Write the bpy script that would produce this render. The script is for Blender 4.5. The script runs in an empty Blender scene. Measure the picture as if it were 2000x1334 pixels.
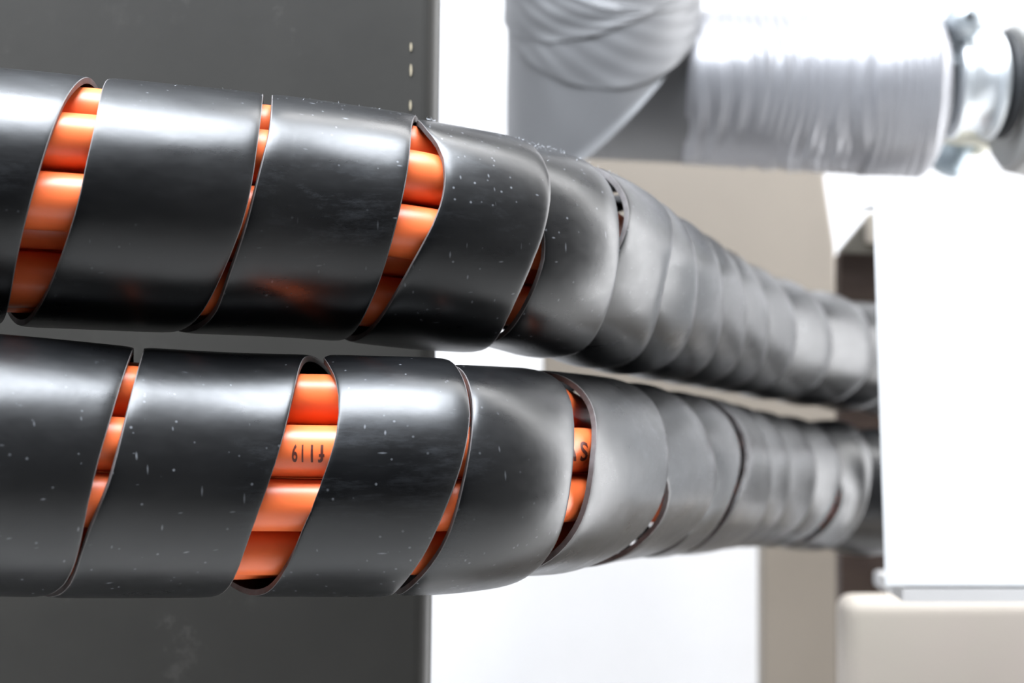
# Two bundles of orange cables in black spiral wrap, running past a steel plate into white trunking.
# Units are metres; the camera looks along +Y, Z is up.
import bpy, bmesh, math, random, json
import numpy as np
from mathutils import Vector, Matrix
random.seed(7); rng = np.random.default_rng(7)
COL = bpy.context.scene.collection
Z0 = 1.5
FPX = 2000 * 50 / 36.0
def at(px, py, d):
    return Vector(((px - 1000) * d / FPX, d, Z0 - (py - 667) * d / FPX))

DATA = json.loads('''{"U":{"knots":[[-0.21939,0.48754,1.55129],[-0.18018,0.50049,1.55051],[-0.1302,0.51667,1.54843],[-0.0778,0.54031,1.54643],[-0.02987,0.55313,1.54092],[0.01048,0.58215,1.5358],[0.04752,0.66006,1.5277],[0.09183,0.7971,1.51962],[0.14463,0.93427,1.50899],[0.19894,1.02334,1.49848],[0.25577,1.09303,1.49001],[0.32684,1.13485,1.48121],[0.4459,1.14685,1.47336]],"radius":[0.045,0.045,0.045,0.045,0.045,0.045,0.045,0.045,0.045,0.04468,0.04388,0.04317,0.04284,0.0428,0.04283,0.04287,0.04291,0.04295,0.043,0.04304,0.04308,0.04312,0.04316,0.0432,0.04324,0.04328,0.04333,0.04337,0.04342,0.04347,0.04352,0.04357,0.04363,0.04369,0.04375,0.0438,0.04385,0.0439,0.04394,0.04397,0.04399,0.044,0.044,0.044,0.044,0.044,0.044,0.044,0.044,0.044],"left":[-0.102,-0.0999,-0.0979,-0.0958,-0.0938,-0.0917,-0.0897,-0.0876,-0.0856,-0.0835,-0.0815,-0.0794,-0.0774,-0.0753,-0.0733,-0.0712,-0.0692,-0.0672,-0.0655,-0.0641,-0.0629,-0.0617,-0.0602,-0.0585,-0.0567,-0.0548,-0.053,-0.0511,-0.0491,-0.047,-0.0447,-0.0426,-0.046,-0.0439,-0.0419,-0.0398,-0.0378,-0.0357,-0.0337,-0.0316,-0.0296,-0.0275,-0.0255,-0.0234,-0.0214,-0.0193,-0.0173,-0.0152,-0.0132,-0.0112,-0.0095,-0.0081,-0.0069,-0.0057,-0.0042,-0.0025,-0.0007,0.0012,0.003,0.0049,0.0069,0.009,0.0113,0.0134,0.0155,0.0176,0.0196,0.0217,0.0237,0.0258,0.0278,0.0299,0.0319,0.034,0.036,0.0381,0.0402,0.0424,0.0449,0.0475,0.0501,0.0526,0.055,0.0576,0.0602,0.0625,0.0647,0.0666,0.0682,0.0693,0.0706,0.0717,0.0725,0.0734,0.0745,0.0761,0.0777,0.0793,0.0808,0.0824,0.084,0.0856,0.0872,0.0887,0.0904,0.0923,0.0944,0.0964,0.0984,0.1004,0.1024,0.1044,0.1065,0.1085,0.1103,0.1116,0.1121,0.1129,0.1145,0.1164,0.1182,0.1202,0.1227,0.1254,0.1276,0.1296,0.1317,0.1339,0.1363,0.1386,0.1409,0.1432,0.1455,0.1478,0.1501,0.1524,0.1547,0.1571,0.1595,0.1619,0.1642,0.1666,0.169,0.1714,0.1738,0.176,0.178,0.1801,0.1822,0.1843,0.1866,0.1892,0.1918,0.1936,0.1942,0.1936,0.1915,0.1882,0.1869,0.1874,0.1883,0.1892,0.1902,0.1911,0.1924,0.1943,0.1964,0.1985,0.2006,0.2026,0.2047,0.2068,0.2089,0.211,0.2132,0.216,0.2194,0.2218,0.2225,0.2223,0.2222,0.2223,0.2227,0.2232,0.2229,0.2222,0.2221,0.2223,0.2223,0.2227,0.2236,0.2251,0.2271,0.2291,0.2312,0.2332,0.2353,0.2376,0.2398,0.242,0.2443,0.2465,0.2488,0.251,0.2533,0.2555,0.2578,0.2601,0.2621,0.2624,0.2599,0.2557,0.252,0.2498,0.2487,0.249,0.2508,0.2538,0.257,0.2597,0.2613,0.2629,0.2649,0.2672,0.2694,0.2716,0.2739,0.2762,0.2788,0.2821,0.2856,0.2891,0.2926,0.2961,0.2996,0.3031,0.3067,0.3102,0.3136,0.3169,0.3192,0.3188,0.314,0.3059,0.297,0.2892,0.2832,0.2799,0.2804,0.2845,0.291,0.2982,0.3043,0.3086,0.3118,0.3147,0.3176,0.3205,0.3234,0.3263,0.3292,0.332,0.3347,0.3374,0.3402,0.3429,0.3456,0.3484,0.3511,0.3538,0.3566,0.3592,0.3616,0.3638,0.3651,0.3629,0.3554,0.3453,0.3362,0.3302,0.3276,0.3277,0.3291,0.3314,0.3356,0.3412,0.3473,0.3537,0.3601,0.3666,0.373,0.3795,0.3859,0.3922,0.3984,0.4047,0.411,0.4173,0.4235,0.4298,0.4361,0.4423,0.4486,0.4547,0.4601,0.4633,0.4604,0.4498,0.4351,0.421,0.4085,0.398,0.3912,0.3899,0.3931,0.3983,0.4042,0.4102,0.4164,0.4226,0.4289,0.4353,0.4416,0.4479,0.4542,0.4603,0.4665,0.4726,0.4788,0.4849,0.491,0.4972,0.5033,0.5094,0.5156,0.5216,0.5273,0.5319,0.5328,0.5273,0.516,0.502,0.4886,0.4776,0.4692,0.4638,0.4618,0.4634,0.4677,0.4735,0.4797,0.486,0.4924,0.4989,0.5053,0.5117,0.5181,0.5243,0.5306,0.5368,0.543,0.5493,0.5555,0.5617,0.568,0.5742,0.5804,0.5865,0.5923,0.5971,0.5987,0.5947,0.5861,0.576,0.5661,0.557,0.549,0.5435,0.5415,0.5424,0.5453,0.5494,0.5541,0.5589,0.5639,0.5689,0.5739,0.5788,0.5837,0.5886,0.5934,0.5981,0.6029,0.6077,0.6125,0.6173,0.6221,0.6269,0.6317,0.6363,0.6408,0.6452,0.649,0.6509,0.6493,0.6452,0.6406,0.6365,0.6335,0.6316,0.6313,0.6323,0.6343,0.6373,0.641,0.6449,0.6489,0.6529,0.657,0.661,0.6649,0.6688,0.6726,0.6765,0.6803,0.6842,0.688,0.6918,0.6957,0.6995,0.7033,0.707,0.7106,0.7141,0.7173,0.7194,0.7194,0.7176,0.7156,0.7141,0.7124,0.7106,0.7092,0.7086,0.709,0.7105,0.7131,0.7163,0.7198,0.7233,0.7267,0.7302,0.7337,0.737,0.7403,0.7436,0.7469,0.7502,0.7535,0.7568,0.7601,0.7634,0.7667,0.7699,0.7729,0.7759,0.779,0.7823,0.7854,0.7877,0.7886,0.7879,0.7866,0.7858,0.7865,0.7887,0.7915,0.794,0.7961,0.7981,0.8002,0.8022,0.8043,0.8063,0.8083,0.8102,0.8121,0.814,0.8159,0.8177,0.8196,0.8215,0.8234,0.8252,0.8271,0.8289,0.8304,0.832,0.8337,0.8355,0.8374,0.8392,0.8411,0.843,0.8449,0.8467,0.8486,0.8505,0.8524,0.8542,0.8561,0.858,0.8599,0.8617,0.8636,0.8655,0.8674,0.8692,0.8711,0.873,0.8749,0.8767,0.8786,0.8805,0.8824,0.8842,0.8861,0.888,0.8899,0.8917,0.8936,0.8955,0.8974,0.8992,0.9011,0.903,0.9049,0.9067,0.9086,0.9105,0.9124,0.9142,0.9161,0.918],"right":[-0.052,-0.0499,-0.0479,-0.0458,-0.0438,-0.0417,-0.0397,-0.0376,-0.0356,-0.0335,-0.0315,-0.0294,-0.0274,-0.0253,-0.0233,-0.0212,-0.0192,-0.0172,-0.0155,-0.0141,-0.0129,-0.0117,-0.0102,-0.0085,-0.0067,-0.0048,-0.003,-0.0011,0.0009,0.003,0.0053,0.0074,0.0095,0.0116,0.0136,0.0157,0.0177,0.0198,0.0218,0.0239,0.0259,0.028,0.03,0.0321,0.0341,0.0362,0.0382,0.0403,0.0423,0.0443,0.046,0.0474,0.0486,0.0498,0.0513,0.053,0.0548,0.0567,0.0585,0.0604,0.0623,0.0645,0.0667,0.0687,0.0707,0.0727,0.0746,0.0766,0.0785,0.0805,0.0824,0.0844,0.0863,0.0883,0.0902,0.0922,0.0941,0.0961,0.098,0.1,0.1019,0.1038,0.1057,0.1072,0.1087,0.1104,0.1125,0.1148,0.1167,0.1184,0.12,0.1219,0.124,0.1262,0.1285,0.1307,0.133,0.1352,0.1374,0.1396,0.1418,0.144,0.1463,0.1485,0.1507,0.1529,0.1551,0.1573,0.1595,0.1617,0.164,0.1662,0.1684,0.1704,0.1722,0.1737,0.1751,0.1767,0.178,0.1791,0.1801,0.1811,0.1819,0.1824,0.1828,0.1835,0.1849,0.1868,0.1889,0.191,0.1931,0.1951,0.1972,0.1993,0.2014,0.2035,0.2056,0.2076,0.2097,0.2118,0.2139,0.216,0.2181,0.22,0.2213,0.2216,0.2207,0.2196,0.2188,0.2187,0.2193,0.2203,0.2218,0.2232,0.2246,0.2256,0.2262,0.2267,0.2276,0.2293,0.2314,0.2336,0.2358,0.2381,0.2403,0.2426,0.2448,0.247,0.2493,0.2515,0.2538,0.256,0.2583,0.2605,0.2627,0.2649,0.2666,0.2665,0.2639,0.2597,0.2558,0.2529,0.251,0.25,0.2498,0.2506,0.2522,0.2542,0.2565,0.2593,0.2626,0.2661,0.2696,0.2731,0.2766,0.2801,0.2836,0.2871,0.2906,0.2941,0.2976,0.3011,0.3046,0.3081,0.3117,0.3152,0.3187,0.3221,0.3247,0.3246,0.32,0.3119,0.303,0.2952,0.2892,0.2859,0.2864,0.2905,0.297,0.3042,0.3103,0.3146,0.3178,0.3206,0.3233,0.326,0.3288,0.3315,0.3342,0.337,0.3397,0.3424,0.3452,0.3479,0.3506,0.3534,0.3561,0.3588,0.3616,0.3643,0.367,0.3696,0.3711,0.3689,0.3614,0.3513,0.3422,0.3362,0.3336,0.3337,0.3351,0.3374,0.3416,0.3472,0.3533,0.3596,0.3658,0.3721,0.3784,0.3846,0.3909,0.3972,0.4034,0.4097,0.416,0.4223,0.4285,0.4348,0.4411,0.4473,0.4536,0.4598,0.4656,0.4691,0.4664,0.4558,0.4411,0.427,0.4145,0.404,0.3972,0.3959,0.3991,0.4043,0.4102,0.4162,0.4224,0.4285,0.4346,0.4408,0.4469,0.4531,0.4592,0.4653,0.4715,0.4776,0.4838,0.4899,0.496,0.5022,0.5083,0.5144,0.5206,0.5267,0.5327,0.5376,0.5388,0.5333,0.522,0.508,0.4946,0.4836,0.4752,0.4698,0.4678,0.4694,0.4737,0.4795,0.4857,0.4919,0.4982,0.5044,0.5106,0.5169,0.5231,0.5293,0.5356,0.5418,0.548,0.5543,0.5605,0.5667,0.573,0.5792,0.5854,0.5916,0.5977,0.6029,0.6047,0.6007,0.5921,0.582,0.5721,0.563,0.555,0.5495,0.5475,0.5484,0.5513,0.5554,0.56,0.5648,0.5696,0.5744,0.5792,0.584,0.5888,0.5936,0.5984,0.6031,0.6079,0.6127,0.6175,0.6223,0.6271,0.6319,0.6367,0.6415,0.6463,0.6509,0.655,0.6569,0.6553,0.6512,0.6466,0.6425,0.6395,0.6376,0.6373,0.6383,0.6403,0.6433,0.647,0.6508,0.6546,0.6585,0.6623,0.6661,0.67,0.6738,0.6776,0.6815,0.6853,0.6892,0.693,0.6968,0.7007,0.7045,0.7084,0.7122,0.716,0.7198,0.7233,0.7254,0.7254,0.7236,0.7216,0.7201,0.7184,0.7166,0.7152,0.7146,0.715,0.7165,0.7191,0.7222,0.7255,0.7288,0.7321,0.7354,0.7387,0.742,0.7453,0.7486,0.7519,0.7552,0.7585,0.7618,0.7651,0.7684,0.7718,0.7751,0.7784,0.7817,0.785,0.7883,0.7914,0.7937,0.7946,0.7939,0.7926,0.7918,0.7925,0.7947,0.7975,0.8,0.8021,0.804,0.8059,0.8077,0.8096,0.8115,0.8134,0.8152,0.8171,0.819,0.8209,0.8227,0.8246,0.8265,0.8284,0.8302,0.8321,0.834,0.8359,0.8377,0.8396,0.8415,0.8434,0.8452,0.8471,0.849,0.8509,0.8527,0.8546,0.8565,0.8584,0.8602,0.8621,0.864,0.8659,0.8677,0.8696,0.8715,0.8734,0.8752,0.8771,0.879,0.8809,0.8827,0.8846,0.8865,0.8884,0.8902,0.8921,0.894,0.8959,0.8977,0.8996,0.9015,0.9034,0.9052,0.9071,0.909,0.9109,0.9127,0.9146,0.9165,0.9184,0.9202,0.9221,0.924,0.9259,0.9277,0.9296,0.9315,0.9334,0.9352,0.9371,0.939,0.9409,0.9427,0.9446,0.9465,0.9484,0.9502,0.9521,0.954,0.9559,0.9577,0.9596,0.9615,0.9634,0.9652,0.9671,0.969,0.9709,0.9727,0.9746,0.9764,0.9778,0.9785,0.9788,0.9789],"smax":1.0305048892100206},"L":{"knots":[[-0.20519,0.45598,1.46189],[-0.17117,0.47547,1.45872],[-0.12596,0.49983,1.45402],[-0.07444,0.51696,1.45169],[-0.02799,0.51839,1.45122],[0.01021,0.56738,1.44748],[0.04756,0.66052,1.44057],[0.08853,0.76848,1.42871],[0.14305,0.92408,1.41257],[0.20007,1.02918,1.39784],[0.24883,1.06337,1.39091],[0.31216,1.08388,1.38062],[0.42608,1.09588,1.37185]],"radius":[0.0435,0.0435,0.0435,0.0435,0.0435,0.0435,0.0435,0.0435,0.0435,0.04308,0.04227,0.0417,0.04141,0.04131,0.04134,0.04149,0.04173,0.04201,0.04235,0.04271,0.0431,0.04347,0.04383,0.04417,0.04448,0.04478,0.04506,0.04533,0.0456,0.04587,0.04615,0.04643,0.04672,0.04704,0.04737,0.04772,0.0481,0.04851,0.04896,0.04944,0.04982,0.04999,0.05,0.05,0.05,0.05,0.05,0.05,0.05,0.05],"left":[-0.0921,-0.09,-0.0879,-0.0857,-0.0836,-0.0815,-0.0793,-0.0772,-0.0751,-0.0729,-0.0708,-0.0687,-0.0665,-0.0644,-0.0623,-0.0601,-0.058,-0.0559,-0.0539,-0.0524,-0.0518,-0.0517,-0.0518,-0.0516,-0.0507,-0.0491,-0.0468,-0.0443,-0.0416,-0.0388,-0.0358,-0.0331,-0.0361,-0.034,-0.0319,-0.0297,-0.0276,-0.0255,-0.0233,-0.0212,-0.0191,-0.0169,-0.0148,-0.0127,-0.0105,-0.0084,-0.0063,-0.0041,-0.002,0.0001,0.0021,0.0036,0.0042,0.0043,0.0042,0.0044,0.0053,0.0069,0.0092,0.0117,0.0144,0.0172,0.0202,0.0229,0.0253,0.0275,0.0296,0.0318,0.0339,0.036,0.0382,0.0403,0.0424,0.0446,0.0467,0.0488,0.0509,0.0528,0.0544,0.0558,0.0573,0.0587,0.06,0.0608,0.0609,0.0609,0.0618,0.0638,0.0661,0.0678,0.0697,0.0719,0.0742,0.0768,0.0795,0.082,0.0842,0.0862,0.0882,0.0901,0.092,0.0939,0.0958,0.0978,0.0999,0.1029,0.106,0.1092,0.1124,0.1156,0.1188,0.1219,0.1251,0.1282,0.1312,0.134,0.1373,0.1421,0.1481,0.1546,0.1591,0.1624,0.1643,0.1644,0.1632,0.1606,0.1564,0.1526,0.1527,0.1541,0.1555,0.157,0.1585,0.16,0.1615,0.163,0.1645,0.1662,0.1679,0.1696,0.1713,0.173,0.1747,0.1765,0.1782,0.1799,0.1818,0.1839,0.1859,0.1876,0.1888,0.1896,0.1903,0.1911,0.1919,0.1927,0.1935,0.1941,0.1947,0.1952,0.1951,0.195,0.1949,0.1949,0.1953,0.1965,0.1978,0.1991,0.2005,0.2018,0.2032,0.2045,0.2059,0.2073,0.2087,0.2106,0.2132,0.2157,0.2176,0.2187,0.2199,0.2215,0.2227,0.2233,0.224,0.226,0.2301,0.2353,0.2403,0.2443,0.2467,0.2477,0.2477,0.2473,0.2467,0.2463,0.2465,0.248,0.25,0.2519,0.2538,0.2558,0.2577,0.2597,0.2616,0.2636,0.266,0.2714,0.2815,0.2929,0.3022,0.3037,0.3036,0.3064,0.3061,0.3035,0.3002,0.2997,0.3034,0.309,0.3155,0.3212,0.3249,0.3271,0.3289,0.3305,0.3321,0.3338,0.3355,0.3375,0.3395,0.3415,0.3435,0.3455,0.3475,0.3495,0.3516,0.3536,0.3559,0.3597,0.3662,0.3735,0.3799,0.3822,0.3816,0.3805,0.3809,0.3822,0.3832,0.3842,0.3861,0.3891,0.3921,0.3943,0.3958,0.3969,0.3979,0.3988,0.3998,0.4007,0.4018,0.403,0.4044,0.4057,0.407,0.4083,0.4096,0.4109,0.4123,0.4136,0.4151,0.418,0.4229,0.428,0.4321,0.4332,0.4318,0.4312,0.4335,0.4391,0.4474,0.4561,0.4631,0.4688,0.4733,0.4764,0.4785,0.4803,0.4821,0.4839,0.4856,0.4874,0.4897,0.493,0.4965,0.5001,0.5036,0.5071,0.5107,0.5142,0.5178,0.5213,0.5248,0.5282,0.5315,0.5345,0.5365,0.536,0.5319,0.5259,0.5205,0.5171,0.516,0.5176,0.5217,0.5266,0.531,0.5348,0.5385,0.5421,0.5459,0.5496,0.5534,0.5571,0.5608,0.5644,0.568,0.5715,0.5751,0.5787,0.5822,0.5858,0.5894,0.5929,0.5965,0.5999,0.6032,0.6064,0.6097,0.6124,0.6129,0.6094,0.6034,0.5985,0.5972,0.5995,0.6041,0.6096,0.6144,0.6182,0.6214,0.6245,0.6277,0.6308,0.634,0.6372,0.6403,0.6433,0.6463,0.6493,0.6522,0.6552,0.6582,0.6612,0.6642,0.6671,0.6701,0.673,0.6756,0.6783,0.681,0.6833,0.6843,0.6838,0.6824,0.6818,0.6827,0.685,0.688,0.6909,0.6936,0.6958,0.6975,0.6991,0.7007,0.7024,0.704,0.7057,0.7072,0.7087,0.7102,0.7116,0.7131,0.7145,0.716,0.7175,0.7189,0.7204,0.722,0.7247,0.7292,0.734,0.7386,0.7417,0.7435,0.7453,0.7473,0.7487,0.7489,0.7491,0.7503,0.7524,0.7542,0.7558,0.7572,0.7586,0.76,0.7614,0.7628,0.7643,0.7657,0.7671,0.7686,0.77,0.7714,0.7728,0.7743,0.7757,0.7771,0.7786,0.78,0.7813,0.7824,0.7835,0.7847,0.7861,0.7876,0.789,0.7905,0.7922,0.7948,0.7985,0.8021,0.8043,0.8053,0.8061,0.8074,0.8092,0.8113,0.8133,0.8154,0.8174,0.8194,0.8213,0.8232,0.8251,0.827,0.8288,0.8307,0.8326,0.8345,0.8363,0.8382,0.8399,0.8415,0.8431,0.8448,0.8466,0.8485,0.8503,0.8522,0.8541,0.856,0.8578,0.8597,0.8616,0.8635,0.8653,0.8672,0.8692,0.8713,0.8733,0.8754,0.8774,0.8794,0.8813,0.8832,0.8851,0.887,0.8888,0.8907,0.8926,0.8945,0.8963,0.8982,0.8999,0.9015,0.9031,0.9048,0.9066,0.9085,0.9103,0.9122,0.9141,0.916,0.9178,0.9197,0.9216,0.9235,0.9253,0.9272,0.9291,0.931,0.9328,0.9347,0.9366,0.9385,0.9403,0.9422,0.9441,0.946,0.9478,0.9497,0.9516,0.9535,0.9553,0.9572,0.9591,0.961,0.9628,0.9647,0.9666,0.9685,0.9703,0.9722,0.9741,0.976,0.9778,0.9797,0.9816,0.9833,0.9845,0.9851,0.9853],"right":[-0.0421,-0.04,-0.0379,-0.0357,-0.0336,-0.0315,-0.0293,-0.0272,-0.0251,-0.0229,-0.0208,-0.0187,-0.0165,-0.0144,-0.0123,-0.0101,-0.008,-0.0059,-0.0039,-0.0024,-0.0018,-0.0017,-0.0018,-0.0016,-0.0007,0.0009,0.0032,0.0057,0.0084,0.0112,0.0142,0.0169,0.0193,0.0215,0.0236,0.0258,0.0279,0.03,0.0322,0.0343,0.0364,0.0386,0.0407,0.0428,0.045,0.0471,0.0492,0.0514,0.0535,0.0556,0.0576,0.0591,0.0597,0.0598,0.0597,0.0599,0.0608,0.0624,0.0647,0.0672,0.0699,0.0727,0.0756,0.0782,0.0804,0.0824,0.0843,0.0862,0.0881,0.09,0.0919,0.0938,0.0957,0.0976,0.0995,0.1014,0.1033,0.1052,0.1071,0.109,0.1108,0.1127,0.1144,0.1157,0.1166,0.1177,0.1196,0.1225,0.1263,0.1306,0.1346,0.1379,0.1404,0.1421,0.1432,0.1444,0.1459,0.1477,0.1495,0.1513,0.1532,0.155,0.1568,0.1586,0.1605,0.1623,0.1641,0.1659,0.1678,0.1696,0.1714,0.1732,0.1751,0.1769,0.1789,0.181,0.1831,0.185,0.1864,0.1877,0.189,0.1902,0.1912,0.1921,0.1926,0.193,0.1933,0.1938,0.1948,0.1961,0.1974,0.1987,0.2001,0.2014,0.2028,0.2041,0.2055,0.2068,0.2082,0.2095,0.2109,0.2122,0.2136,0.2149,0.2163,0.2173,0.2177,0.2173,0.2164,0.2157,0.215,0.2147,0.215,0.2163,0.2188,0.2225,0.2273,0.2325,0.2372,0.2407,0.2432,0.2452,0.2472,0.2491,0.2511,0.253,0.255,0.2569,0.2588,0.2608,0.2627,0.2647,0.2666,0.2686,0.2705,0.2724,0.2744,0.2764,0.2788,0.282,0.2862,0.2902,0.293,0.2951,0.2973,0.3008,0.3056,0.3118,0.3185,0.3242,0.3279,0.3304,0.3325,0.3345,0.3365,0.3385,0.3405,0.3425,0.3445,0.3465,0.3485,0.3505,0.3525,0.3545,0.3566,0.3586,0.3606,0.3626,0.3646,0.3667,0.3693,0.3725,0.376,0.379,0.3816,0.3837,0.3852,0.3868,0.3891,0.3921,0.3951,0.3973,0.3988,0.4001,0.4015,0.4028,0.4041,0.4054,0.4067,0.408,0.4094,0.4107,0.412,0.4133,0.4146,0.4159,0.4173,0.4186,0.4199,0.4212,0.4225,0.4235,0.4236,0.4223,0.4203,0.4198,0.4222,0.4278,0.436,0.4447,0.4522,0.4588,0.4646,0.4692,0.4731,0.4767,0.4803,0.4838,0.4874,0.4909,0.4944,0.498,0.5015,0.5051,0.5086,0.5121,0.5157,0.5192,0.5228,0.5263,0.5299,0.5334,0.5369,0.5402,0.5425,0.542,0.5379,0.5319,0.5265,0.5231,0.522,0.5236,0.5277,0.5326,0.537,0.5408,0.5445,0.548,0.5516,0.5552,0.5587,0.5623,0.5658,0.5694,0.573,0.5765,0.5801,0.5837,0.5872,0.5908,0.5944,0.5979,0.6015,0.6051,0.6086,0.6122,0.6156,0.6184,0.6189,0.6154,0.6094,0.6045,0.6032,0.6055,0.6101,0.6156,0.6204,0.6242,0.6274,0.6304,0.6334,0.6364,0.6393,0.6423,0.6453,0.6483,0.6513,0.6543,0.6572,0.6602,0.6632,0.6662,0.6692,0.6721,0.6751,0.6781,0.6811,0.6841,0.6869,0.6893,0.6903,0.6898,0.6884,0.6878,0.6887,0.691,0.694,0.6969,0.6996,0.7018,0.7035,0.705,0.7064,0.7079,0.7094,0.7108,0.7123,0.7137,0.7152,0.7166,0.7181,0.7195,0.721,0.7225,0.7239,0.7254,0.7268,0.7283,0.7297,0.7312,0.7326,0.734,0.7355,0.7373,0.7395,0.7424,0.7462,0.7503,0.7539,0.7566,0.7587,0.7605,0.7621,0.7636,0.765,0.7664,0.7678,0.7693,0.7707,0.7721,0.7736,0.775,0.7764,0.7778,0.7793,0.7807,0.7821,0.7836,0.785,0.7864,0.7878,0.7893,0.7907,0.7921,0.7936,0.795,0.7965,0.7982,0.8008,0.8045,0.8081,0.8103,0.8113,0.8121,0.8134,0.8151,0.817,0.8188,0.8207,0.8226,0.8245,0.8263,0.8282,0.8301,0.832,0.8338,0.8357,0.8376,0.8395,0.8413,0.8432,0.8451,0.847,0.8488,0.8507,0.8526,0.8545,0.8563,0.8582,0.8601,0.862,0.8638,0.8657,0.8676,0.8695,0.8713,0.8732,0.8751,0.877,0.8788,0.8807,0.8826,0.8845,0.8863,0.8882,0.8901,0.892,0.8938,0.8957,0.8976,0.8995,0.9013,0.9032,0.9051,0.907,0.9088,0.9107,0.9126,0.9145,0.9163,0.9182,0.9201,0.922,0.9238,0.9257,0.9276,0.9295,0.9313,0.9332,0.9351,0.937,0.9388,0.9407,0.9426,0.9445,0.9463,0.9482,0.9501,0.952,0.9538,0.9557,0.9576,0.9595,0.9613,0.9632,0.9651,0.967,0.9688,0.9707,0.9726,0.9745,0.9763,0.9782,0.9801,0.982,0.9838,0.9857,0.9876,0.9893,0.9905,0.9911,0.9913,0.9913,0.9913,0.9913,0.9913,0.9913,0.9913,0.9913,0.9913,0.9913,0.9913,0.9913,0.9913,0.9913,0.9913,0.9913,0.9913,0.9913,0.9913,0.9913,0.9913,0.9913,0.9913,0.9913,0.9913,0.9913,0.9913,0.9913,0.9913,0.9913,0.9913,0.9913,0.9913],"smax":1.002357108368575}}''')

# ------------------------------------------------------------------ helpers
def tag(o, label=None, cat=None, group=None, kind=None):
    if label: o['label'] = label
    if cat: o['category'] = cat
    if group: o['group'] = group
    if kind: o['kind'] = kind
    return o
def mesh_obj(name, verts, faces, mats, parent=None, smooth=True, mi=None, world=True):
    me = bpy.data.meshes.new(name)
    me.from_pydata([tuple(v) for v in verts], [], [tuple(int(i) for i in f) for f in faces])
    if not isinstance(mats, (list, tuple)): mats = [mats]
    for m in mats: me.materials.append(m)
    if mi is not None: me.polygons.foreach_set('material_index', list(mi))
    me.polygons.foreach_set('use_smooth', [smooth] * len(me.polygons))
    me.update()
    o = bpy.data.objects.new(name, me); COL.objects.link(o)
    if parent is not None:
        o.parent = parent
        o.matrix_parent_inverse = Matrix.Translation(-Vector(parent.location))
    return o
def bm_obj(name, bm, mats, parent=None, smooth=True):
    bmesh.ops.recalc_face_normals(bm, faces=bm.faces)
    me = bpy.data.meshes.new(name); bm.to_mesh(me); bm.free()
    if not isinstance(mats, (list, tuple)): mats = [mats]
    for m in mats: me.materials.append(m)
    me.polygons.foreach_set('use_smooth', [smooth] * len(me.polygons))
    o = bpy.data.objects.new(name, me); COL.objects.link(o)
    if parent is not None:
        o.parent = parent
        o.matrix_parent_inverse = Matrix.Translation(-Vector(parent.location))
    return o
def empty(name, loc, label, cat, group=None):
    o = bpy.data.objects.new(name, None); COL.objects.link(o); o.location = loc
    o.empty_display_size = .02
    return tag(o, label, cat, group)
def prism(outline, y0, y1, bevel=0, seg=3):
    """solid between two outlines given as (x,z) lists at depth y0 (front) and y1"""
    bm = bmesh.new()
    f = [bm.verts.new((x, y0, z)) for x, z in outline]
    b = [bm.verts.new((x, y1, z)) for x, z in outline]
    bm.faces.new(f); bm.faces.new(b[::-1])
    n = len(f)
    for i in range(n): bm.faces.new((f[i], b[i], b[(i + 1) % n], f[(i + 1) % n]))
    bmesh.ops.recalc_face_normals(bm, faces=bm.faces)
    if bevel: bmesh.ops.bevel(bm, geom=list(bm.edges), offset=bevel, segments=seg, profile=.5, affect='EDGES')
    return bm
def lathe(profile, origin, axis, n=64, closed=False, sx=1.0):
    """profile: (along, radius) pairs spun around axis"""
    axis = Vector(axis).normalized(); up = Vector((0, 0, 1))
    if abs(axis.dot(up)) > .9: up = Vector((0, 1, 0))
    u = (up - axis * up.dot(axis)).normalized(); v = axis.cross(u)
    V = []; Fc = []
    for a, r in profile:
        for k in range(n):
            t = 2 * math.pi * k / n
            V.append(Vector(origin) + axis * a + u * (r * math.cos(t)) + v * (r * math.sin(t)))
    m = len(profile)
    for i in range(m - 1 + (1 if closed else 0)):
        for k in range(n):
            Fc.append((i * n + k, i * n + (k + 1) % n, ((i + 1) % m) * n + (k + 1) % n, ((i + 1) % m) * n + k))
    return V, Fc
def torus_profile(a0, r0, ra, rr, n=20):
    return [(a0 + ra * math.cos(2 * math.pi * k / n), r0 + rr * math.sin(2 * math.pi * k / n)) for k in range(n)]
def spline(P, n):
    P = np.array(P, float); k = len(P)
    A = np.zeros((k, k)); B = np.zeros((k, P.shape[1])); A[0, 0] = A[-1, -1] = 1
    for i in range(1, k - 1):
        A[i, i - 1] = 1; A[i, i] = 4; A[i, i + 1] = 1; B[i] = 6 * (P[i - 1] - 2 * P[i] + P[i + 1])
    M = np.linalg.solve(A, B)
    t = np.linspace(0, k - 1, n); i = np.minimum(t.astype(int), k - 2); f = (t - i)[:, None]
    return (M[i] * (1 - f) ** 3 + M[i + 1] * f ** 3) / 6 + (P[i] - M[i] / 6) * (1 - f) + (P[i + 1] - M[i + 1] / 6) * f

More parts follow.
